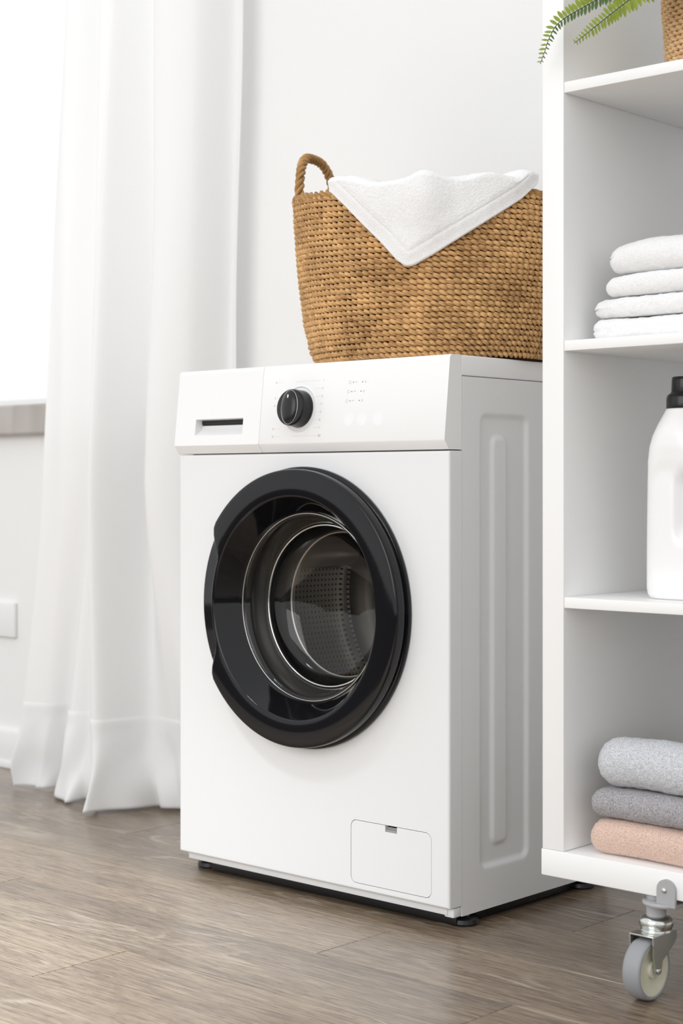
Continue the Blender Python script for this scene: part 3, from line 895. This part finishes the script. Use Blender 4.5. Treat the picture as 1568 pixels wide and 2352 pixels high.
# white towel draped over the basket rim
tow = [(-99, 1.116), (-91.5, 1.089), (-84, 1.0588), (-76.9, 1.0296), (-70.9, 1.0015), (-67.6, .9915), (-65.6, .9905), (-63.2, .9932), (-56.4, 1.0071), (-48.1, 1.0269), (-39.7, 1.0472), (-31, 1.0684), (-22.1, 1.0898), (-14.5, 1.1145)]
txs, tzs = [a for a, _ in tow], [b for _, b in tow]
def edge_dist(ph, z):
    best = 9
    for i in range(len(tow) - 1):
        ax, az = math.radians(tow[i][0]) * .215, tow[i][1]; bx, bz = math.radians(tow[i + 1][0]) * .215, tow[i + 1][1]
        px, pz = math.radians(ph) * .215, z
        dx, dz = bx - ax, bz - az; t = max(0, min(1, ((px - ax) * dx + (pz - az) * dz) / (dx * dx + dz * dz)))
        best = min(best, math.hypot(px - ax - t * dx, pz - az - t * dz))
    return best
def towel_mesh(hem):
    bm = bmesh.new(); rows_o = []; rows_i = []
    NC = 150; NO = 64; NI = 26
    for c in range(NC + 1):
        ph = -99.5 + 85 * c / NC
        rad = math.radians(ph)
        zl = lerp_tab(ph, txs, tzs)
        zr = rim_z(rad)
        fold = math.exp(-((ph + 59) / 7) ** 2)
        fold2 = math.exp(-((ph + 80) / 7) ** 2)
        droop = math.exp(-((ph + 30) / 10) ** 2)
        top = zr + .011 + .012 * fold + .014 * sstep(-76, -92, ph) + .014 * math.exp(-((ph + 34) / 12) ** 2) + .020 * sstep(-26, -18, ph)
        ro, ri = [], []
        for k in range(NO + 1):
            t = k / NO
            z = zl + (top - .010 - zl) * t
            hh = min(1.0, (z - BZ0) / (zr - BZ0))
            e = edge_dist(ph, z)
            bulge = (.016 * fold * sstep(1.00, 1.10, z) + .006 * sstep(.0, .03, e) + .004 * fold2 * sstep(1.0, 1.1, z))
            hemr = .0006 * (1 - sstep(.013, .019, e)) - .0008 * math.exp(-((e - .0195) / .0016) ** 2)
            nz = .0007 * noise.noise((ph * 1.6, z * 420, 1)) + .0006 * noise.noise((ph * 2.6, z * 900, 5))
            nz *= sstep(.016, .022, e)
            lump = .004 * noise.noise((ph * .06, z * 14, 3.0)) * sstep(0, .05, e)
            wavy = .0015 * noise.noise((ph * .25, z * 30, 8.0))
            ro.append(bpoint(rad, hh, .0125 + bulge + hemr + nz + lump + wavy * .5) + Vector((0, 0, z - (BZ0 + (zr - BZ0) * hh))))
            ri.append(bpoint(rad, hh, .0068 + .5 * bulge))
            ri[-1].z = z
        # roll over the rim and down into the basket
        c_out = bpoint(rad, 1.0, 0.0)
        base_off = ro[-1]
        ct_ = Vector((BX, BY, 0))
        for k in range(1, NI + 1):
            t = k / NI
            if t < .45:
                a = PI / 2 * (t / .45)
                inn = .024 * (1 - math.cos(a)) if False else .022 * (1 - math.cos(a))
                p = base_off.copy(); dirv = (ct_ - Vector((p.x, p.y, 0))); dirv.z = 0; dirv.normalize()
                p += dirv * inn; p.z = top - .010 + .010 * math.sin(a)
            else:
                u = (t - .45) / .55
                p = base_off.copy(); dirv = (ct_ - Vector((p.x, p.y, 0))); dirv.z = 0; L = dirv.length; dirv.normalize()
                p += dirv * (.022 + (L - .05) * u * .85); p.z = top + .004 * math.sin(PI * u) - .034 * u * u
            p.z += .0012 * noise.noise((ph * 1.3, t * 60, 2)) + .003 * noise.noise((ph * .12, t * 6, 2))
            ro.append(p)
        rows_o.append(ro); rows_i.append(ri)
    add_grid(bm, rows_o)
    # underside, following the basket wall, joined along the lower edge
    add_grid(bm, rows_i)
    add_grid(bm, [[rows_o[c][0], (rows_o[c][0] + rows_i[c][0]) / 2 + Vector((0, 0, -.0022)), rows_i[c][0]] for c in range(NC + 1)])
    bmesh.ops.remove_doubles(bm, verts=bm.verts, dist=1e-6)
    return bm
dt = obj('draped_towel', towel_mesh(False), 'terry_white', smooth=True)
tag(dt, 'white terry towel draped over the rim of the woven basket, corner hanging down', 'towel')
# ------------------------------------------------------------------ shelf unit on casters
SX0, SI0, SI1 = 0.2125, 0.2482, 0.583
SX1 = SI1 + (SI0 - SX0)
SY0, SY1 = -0.0658, 0.324
unit = thing('shelf_unit', 'tall white open shelf unit on casters beside the washing machine', 'shelf', ((SX0 + SX1) / 2, (SY0 + SY1) / 2, 0))
ZTOP = 1.526
box('side_panel', (SX0 + .0010, SI0, SY0, SY1, .1667, ZTOP), 'shelf', unit, bev=.0012)
box('side_panel', (SI1, SX1 - .0010, SY0, SY1, .1667, ZTOP), 'shelf', unit, bev=.0012)
box('bottom_board', (SX0 - .0006, SX1 + .0006, SY0 - .0005, SY1, .1310, .1665), 'shelf', unit, bev=.0014)
box('top_board', (SX0 - .0006, SX1 + .0006, SY0 - .0005, SY1, ZTOP + .0002, ZTOP + .0357), 'shelf', unit, bev=.0014)
for (z0, z1) in ((.4926, .5071), (.8363, .8502), (1.1812, 1.1957)):
    box('shelf_board', (SI0 + .0003, SI1 - .0003, SY0 + .0008, SY1 - .006, z0, z1), 'shelf', unit, bev=.0008)

def caster(cx, cy, front=True, rot=0.0):
    """one swivel caster; front casters carry an L-bracket on the board's front face"""
    c = bpy.data.objects.new('caster', None); COL.objects.link(c); c.parent = unit
    c.location = Vector((cx, cy, 0)) - unit.location
    def part(name, bm, m, deg=35, lab=None):
        bmesh.ops.recalc_face_normals(bm, faces=bm.faces)
        me = bpy.data.meshes.new(name); bm.to_mesh(me); bm.free(); me.materials.append(M[m])
        o = bpy.data.objects.new(name, me); COL.objects.link(o); o.parent = c
        smooth_angle(o, deg)
        if lab: o['label'] = lab
        return o
    ys = -1 if front else 1
    # flange disc and neck
    bm = bmesh.new()
    lathe(bm, [(.0040, .1164), (.0190, .1168), (.0278, .1192), (.0288, .1214), (.0278, .1246)], (.0125, 0, 0), 'Z', 40, cap0=True, cap1=True)
    lathe(bm, [(.0118, .0985), (.0128, .0990), (.0128, .1308)], (0, 0, 0), 'Z', 32, cap0=True)
    part('flange', bm, 'grey_paint', 40)
    # tab against the front face of the board
    bm = bmesh.new()
    yf = (SY0 - .0006) - cy if front else (SY1 + .0001) - cy
    tx, w, zt0, zt1 = .0265, .0135, .1212, .1560
    pts = [(tx - w, zt0), (tx + w, zt0)] + [(tx + w * math.cos(a), zt1 - w + w * math.sin(a)) for a in [PI * k / 12 for k in range(13)]]
    f = bm.faces.new([bm.verts.new((x, yf, z)) for x, z in pts])
    r_ = bmesh.ops.extrude_face_region(bm, geom=[f])
    for v in [q for q in r_['geom'] if isinstance(q, bmesh.types.BMVert)]: v.co.y += ys * .0045
    add_box(bm, tx - w + .0004, tx + w - .0004, min(yf + ys * .0038, 0), max(yf + ys * .0038, 0), .1215, .1242)
    part('bracket', bm, 'grey_paint', 30)
    bm = bmesh.new()
    lathe(bm, [(.0036, 0), (.0036, ys * .0012), (.0026, ys * .0024), (.0012, ys * .0028)], (tx - .002, yf + ys * .0045, .1420), 'Y', 16, cap0=True, cap1=True)
    part('bolt', bm, 'zinc')
    # swivel head
    bm = bmesh.new()
    lathe(bm, [(.0120, .1032), (.0170, .1024), (.0204, .1000), (.0219, .0965), (.0221, .0930), (.0214, .0895), (.0202, .0872), (.0200, .0856), (.0204, .0848), (.0204, .0830)], (0, 0, 0), 'Z', 40, cap0=True, cap1=True)
    part('swivel_head', bm, 'zinc', 50)
    # fork: U bracket around the wheel, legs trailing to the axle
    RW, TW_, off = .0388, .0130, -.024 * (1 if front else 1)
    bm = bmesh.new()
    add_box(bm, -.0180, .0180, off - .012, .020, .0818, .0842, bev=.0008)
    for s in (-1, 1):
        xs0, xs1 = (.0160, .0182) if s > 0 else (-.0182, -.0160)
        poly = [(.020, .0830), (off - .012, .0830), (off - .011, .060), (off - .0065, .0375), (off, .0335), (off + .0065, .0370), (off + .010, .050), (.010, .0640), (.020, .0720)]
        a = [bm.verts.new((xs0, y, z)) for y, z in poly]; b = [bm.verts.new((xs1, y, z)) for y, z in poly]
        bm.faces.new(a); bm.faces.new(b[::-1])
        for i in range(len(poly)): bm.faces.new((a[i], a[(i + 1) % len(poly)], b[(i + 1) % len(poly)], b[i]))
    part('fork', bm, 'zinc', 30)
    # wheel
    bm = bmesh.new()
    tp = [(.0330, -.0120), (.0345, -.0130), (.0366, -.0125), (.0381, -.0100), (RW, -.0060), (RW, .0060), (.0381, .0100), (.0366, .0125), (.0345, .0130), (.0330, .0120)]
    lathe(bm, tp, (0, off, RW), 'X', 56)
    part('tyre', bm, 'grey_rubber', 50, 'grey rubber tyre')
    bm = bmesh.new()
    hp = [(.0040, -.0130), (.0100, -.0120), (.0110, -.0080), (.0250, -.0085), (.0310, -.0118), (.0334, -.0118), (.0334, .0118), (.0310, .0118), (.0250, .0085), (.0110, .0080), (.0100, .0120), (.0040, .0130)]
    lathe(bm, hp, (0, off, RW), 'X', 48, cap0=True, cap1=True)
    part('wheel_hub', bm, 'cream', 35, 'cream plastic hub')
    bm = bmesh.new()
    lathe(bm, [(.0022, -.0205), (.0034, -.0200), (.0036, -.0180), (.0030, -.0178), (.0030, .0178), (.0036, .0180), (.0034, .0200), (.0022, .0205)], (0, off, RW), 'X', 16, cap0=True, cap1=True)
    part('axle', bm, 'zinc', 40)
    return c
caster(.3815, -.0500, True)
caster(SX1 - .06, -.0500, True)
caster(.3815, .29, False)
caster(SX1 - .06, .29, False)

# ------------------------------------------------------------------ folded towels
def round_box(bm, lx, ly, lz, r, step, rr=None):
    """rounded box centred on the origin, dense enough for terry relief"""
    def grid(n1, n2, f):
        rows = [[f(i / n1 * 2 - 1, j / n2 * 2 - 1) for j in range(n2 + 1)] for i in range(n1 + 1)]
        add_grid(bm, rows)
    nx, ny, nz = max(4, round(lx / step)), max(4, round(ly / step)), max(5, round(lz / step))
    hx, hy, hz = lx / 2, ly / 2, lz / 2
    for s in (-1, 1):
        grid(nx, ny, lambda a, b: (a * hx, b * hy, s * hz))
        grid(nx, nz, lambda a, b: (a * hx, s * hy, b * hz))
        grid(ny, nz, lambda a, b: (s * hx, a * hy, b * hz))
    bmesh.ops.remove_doubles(bm, verts=bm.verts, dist=step * .05)
    bmesh.ops.recalc_face_normals(bm, faces=bm.faces)
    for v in bm.verts:
        p = v.co.copy()
        c = Vector((max(-hx + r, min(hx - r, p.x)), max(-hy + r, min(hy - r, p.y)), max(-hz + r, min(hz - r, p.z))))
        d = p - c
        if d.length > 1e-9: v.co = c + d.normalized() * min(r, d.length) if d.length < r else c + d.normalized() * r
def folded_towel(label, mat_, x0, x1, y0, y1, z0, hgt, seed, group=None, fuzz=.0012, sag=.003, rotz=0.0, crease=0.0, dome=0.0, step=.0042, taper=0.0):
    bm = bmesh.new(); lx, ly = x1 - x0, y1 - y0
    round_box(bm, lx, ly, hgt, hgt * .47, step)
    cxy = Vector(((x0 + x1) / 2, (y0 + y1) / 2, z0 + hgt / 2))
    bm.normal_update()
    rz = Matrix.Rotation(rotz, 3, 'Z')
    for v in bm.verts:
        p = v.co.copy(); n = v.normal
        f1 = fuzz * (noise.noise((p.x * 330 + seed * 7, p.y * 330, p.z * 330)) + .6 * noise.noise((p.x * 700, p.y * 700 + seed, p.z * 700)))
        lum = .0028 * noise.noise((p.x * 14 + seed * 3, p.y * 14, p.z * 20))
        q = p + n * (f1 + lum)
        if crease > 0 and abs(p.y) > ly / 2 - .04:   # line between the two folded layers
            cz = -hgt * .02 + .004 * noise.noise((p.x * 9, seed, 0))
            q -= n * crease * math.exp(-((p.z - cz) / .0016) ** 2)
        edge = min(1.0, abs(p.x) / (lx / 2))
        if p.z > 0: q.z += dome * (1 - (p.x / (lx / 2)) ** 2) * (1 - (p.y / (ly / 2)) ** 4) - sag * edge ** 4
        if p.z > -hgt * .2: q.z -= taper * max(0.0, (p.y + ly / 2 - hgt * .5) / ly) * (p.z / hgt + .7)
        q.z = max(q.z, -hgt / 2 + .0003)
        if dome == 0: q.z = min(q.z, hgt / 2)
        v.co = rz @ q + cxy
    o = obj('folded_towel', bm, mat_, smooth=True)
    bmn = None
    return tag(o, label, 'towel', group)
G1 = 'white folded towels on the middle shelf'
TZ = .8505
folded_towel('white folded towel at the bottom of the white stack, lying on the shelf', 'terry_white', .2690, .560, -.035, .24, TZ, .0285, 1, G1, crease=.0022, sag=.002)
folded_towel('white folded towel, second from the bottom of the white stack', 'terry_white', .2700, .558, -.033, .24, TZ + .0290, .0280, 2, G1, sag=.006, fuzz=.0017)
folded_towel('white folded towel, second from the top of the white stack', 'terry_white', .2860, .556, -.031, .24, TZ + .0574, .0300, 3, G1, rotz=-.02)
folded_towel('white folded towel on the top of the white stack', 'terry_white', .2880, .556, -.029, .24, TZ + .0884, .0415, 4, G1, dome=.006, sag=.007, rotz=-.03)
G2 = 'coloured folded towels on the lowest shelf'
BZ = .1670
folded_towel('pink folded towel at the bottom of the coloured stack', 'terry_pink', .2775, .557, -.057, .25, BZ, .0475, 5, G2, fuzz=.0010, rotz=-.045)
folded_towel('grey folded towel in the middle of the coloured stack', 'terry_grey', .2795, .555, -.056, .25, BZ + .0482, .0408, 6, G2, fuzz=.0014, rotz=-.045)
folded_towel('light grey folded towel on top of the coloured stack', 'terry_light', .2865, .557, -.057, .25, BZ + .0896, .0665, 7, G2, fuzz=.0016, rotz=-.045, dome=.001, taper=.058)

# ------------------------------------------------------------------ detergent bottle
bt = thing('detergent_bottle', 'white plastic detergent bottle with black cap on the shelf', 'bottle', (.387, .018, .5075))
bm = bmesh.new()
BW, BD, NB = .0500, .0400, 72
bh = [(0, .86), (.0015, .91), (.006, .965), (.013, .995), (.019, 1.0), (.022, .992), (.025, 1.0), (.09, .992), (.150, .975), (.180, .955), (.200, .90), (.215, .82), (.230, .70), (.240, .60), (.2475, .525), (.2500, .505)]
rows = []
dense = []
for i in range(len(bh) - 1):
    m_ = 4 if bh[i + 1][0] - bh[i][0] > .008 else 1
    for k in range(m_):
        t = k / m_; dense.append((bh[i][0] + (bh[i + 1][0] - bh[i][0]) * t, bh[i][1] + (bh[i + 1][1] - bh[i][1]) * t))
dense.append(bh[-1])
fine = []
for i in range(len(dense) - 1):
    n_ = max(1, int((dense[i + 1][0] - dense[i][0]) / .006))
    for k in range(n_):
        t = k / n_; fine.append((dense[i][0] + (dense[i + 1][0] - dense[i][0]) * t, dense[i][1] + (dense[i + 1][1] - dense[i][1]) * t))
fine.append(dense[-1])
for z, s in fine:
    row = []
    w = sstep(.16, .245, z)          # superellipse relaxing to a circle at the neck
    ex = 3.4 * (1 - w) + 2 * w
    aw, ad = BW * s, (BD * min(1, s * 1.02)) * (1 - w) + .0275 * w * (s / .505)
    aw = aw * (1 - w) + .0275 * w * (s / .505)
    for k in range(NB):
        th = 2 * PI * k / NB; c, s_ = math.cos(th), math.sin(th)
        rr = (abs(c / aw) ** ex + abs(s_ / ad) ** ex) ** (-1 / ex)
        x, y = rr * c, rr * s_
        if s_ < 0:    # arched label panel pressed into the front, and a grip hollow at the right
            arch = .178 - .018 * (x / BW) ** 2 * 2.2
            ins = sstep(arch + .003, arch, z) * sstep(.024, .028, z) * (1 - sstep(.040, .047, abs(x)))
            y += .0014 * ins
            g_ = math.exp(-((x - .020) / .014) ** 4) * sstep(.075, .095, z) * (1 - sstep(.150, .172, z))
            y += .016 * g_
        row.append((x + bt.location.x, y + bt.location.y, z + .5075))
    rows.append(row)
V = add_grid(bm, rows, close_v=True); bm.faces.new(V[0][::-1]); bm.faces.new(V[-1])
obj('bottle_body', bm, 'bottle', bt, smooth=True)
bm = bmesh.new()
def ribbed(r, h_, th): return r * (1 + .010 * math.cos(th * 28)) if r > .0215 else r * (1 + .004 * math.cos(th * 28))
lathe(bm, [(.0275, .2500), (.0278, .2510), (.0274, .2640), (.0262, .2675), (.0228, .2700), (.0212, .2720), (.0206, .2860), (.0202, .2905), (.0188, .2918)], (bt.location.x, bt.location.y, .5077), 'Z', 112, cap0=True, cap1=True, rfun=None)
smooth_angle(obj('cap', bm, 'black', bt), 50)['label'] = 'black stepped screw cap'

# ------------------------------------------------------------------ potted fern on the upper shelf
PX, PY, PZ, PR = .4010, .0600, 1.1962, .0640
fern = thing('potted_fern', 'green fern in a pale wicker pot, fronds hanging over the shelf edge', 'plant', (PX, PY, PZ))
def ppoint(ph, h_, off=0.0):
    s = .90 + .12 * h_
    return Vector((PX + (PR * s + off) * math.cos(ph), PY + (PR * s + off) * math.sin(ph), PZ + .108 * h_))
pot = None
bm = bmesh.new()
lathe(bm, [(.0565, .002), (.0560, .0), (.055, .0005)], (PX, PY, PZ), 'Z', 48, cap1=True)
add_grid(bm, [[ppoint(2 * PI * k / 48, h_, -.0045) for k in range(48)] for h_ in (.0, .5, 1.0)], close_v=True)
pot = obj('pot', bm, 'straw_in', fern, smooth=True); pot['label'] = 'pale wicker pot'
for r in range(17):
    woven_row('wicker_row', (r + .5) / 17, pot, ppoint, .108, 18, 8, .0026, .0022, .0014, 5, 'wicker', seed=200 + r, skew=(r % 2) * PI / 2)
bm = bmesh.new(); lathe(bm, [(.0600, .094), (.04, .098), (.01, .099)], (PX, PY, PZ), 'Z', 32, cap1=True)
obj('soil', bm, 'soil', fern, smooth=True)
# a leaflet: slim, folded along its midrib, slightly curled; unit length along +X
def leaflet_mesh(m):
    bm = bmesh.new()
    prof = [(0, .03), (.12, .14), (.35, .19), (.6, .175), (.82, .11), (1.0, .0)]
    mid_, lft, rgt = [], [], []
    for t, w in prof:
        zc = -.10 * t * t
        mid_.append(bm.verts.new((t, 0, zc - .02)))
        if w > 0:
            lft.append(bm.verts.new((t, w, zc + .03))); rgt.append(bm.verts.new((t, -w, zc + .03)))
    for i in range(len(prof) - 2):
        bm.faces.new((mid_[i], mid_[i + 1], lft[i + 1], lft[i])); bm.faces.new((mid_[i], rgt[i], rgt[i + 1], mid_[i + 1]))
    bm.faces.new((mid_[-2], mid_[-1], lft[-1])); bm.faces.new((mid_[-2], rgt[-1], mid_[-1]))
    me = bpy.data.meshes.new('leaflet'); bm.to_mesh(me); bm.free(); me.materials.append(M[m])
    for p in me.polygons: p.use_smooth = True
    return me
LM, LMD = leaflet_mesh('leaf'), leaflet_mesh('leaf_shaded')
def frond(ctrl, n_pairs, lmax, face, shaded_side=0, start=.12, droop=.15, tip=.13):
    pts = catmull(ctrl, 14); n = len(pts)
    bm = bmesh.new(); add_tube(bm, pts, [.0011 * (1 - .6 * i / n) for i in range(n)], 6)
    fr = obj('frond', bm, 'stem', fern, smooth=True)
    face = Vector(face).normalized()
    # arc-length resample
    cum = [0.0]
    for i in range(1, n): cum.append(cum[-1] + (pts[i] - pts[i - 1]).length)
    for k in range(n_pairs):
        u = start + (1 - start) * (k + .3) / n_pairs
        L = u * cum[-1]
        i = next(j for j in range(1, n) if cum[j] >= L or j == n - 1)
        p = pts[i - 1].lerp(pts[i], max(0, min(1, (L - cum[i - 1]) / (cum[i] - cum[i - 1] + 1e-9))))
        t = (pts[i] - pts[i - 1]).normalized()
        side = t.cross(face).normalized()
        for sgn in (-1, 1):
            ln = (.62 if sgn == shaded_side else 1) * lmax * (tip + (1 - tip) * (1 - u) ** .75) * random.uniform(.9, 1.1)
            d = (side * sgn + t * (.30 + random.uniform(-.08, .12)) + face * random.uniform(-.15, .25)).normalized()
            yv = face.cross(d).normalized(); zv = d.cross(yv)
            o = bpy.data.objects.new('leaflet', LMD if (sgn == shaded_side) else LM)
            COL.objects.link(o); o.parent = fr
            mtx = Matrix((d * ln, yv * ln * random.uniform(.8, 1.0), zv * ln)).transposed().to_4x4()
            mtx.translation = p + t * (.001 * sgn)
            o.matrix_parent_inverse = Matrix.Identity(4)
            o.matrix_world = mtx
            o.matrix_basis = Matrix.Translation(-fern.location) @ mtx if False else mtx
            o.matrix_parent_inverse = (Matrix.Translation(fern.location) @ fr.matrix_parent_inverse).inverted()
C0 = (PX, PY, PZ + .10)
fc = (.55, -.83, .18)
frond([C0, (.390, .02, 1.335), (.372, -.06, 1.313), (.3585, -.098, 1.2905), (.330, -.103, 1.2830), (.2720, -.1035, 1.2660), (.2535, -.1035, 1.2490), (.2440, -.1030, 1.2300), (.2360, -.1020, 1.2150)], 42, .0380, fc, shaded_side=-1, start=.30)
frond([(PX + .01, PY, PZ + .10), (.405, .00, 1.325), (.398, -.05, 1.305), (.3790, -.098, 1.2768), (.3360, -.102, 1.2550), (.3130, -.103, 1.2430), (.2900, -.102, 1.2328)], 40, .0325, fc, shaded_side=0, start=.25)
for (dx, dy, hh, ln) in ((.10, -.07, .10, .03), (-.04, .10, .13, .028), (.12, .06, .12, .03), (.03, -.13, .09, .028)):
    frond([C0, (PX + dx * .4, PY + dy * .4, PZ + .10 + hh), (PX + dx * .8, PY + dy * .8, PZ + .10 + hh * 1.05), (PX + dx * 1.2, PY + dy * 1.2, PZ + .10 + hh * .6)], 17, ln, (-dx * 5, -dy * 5, .7), start=.12)
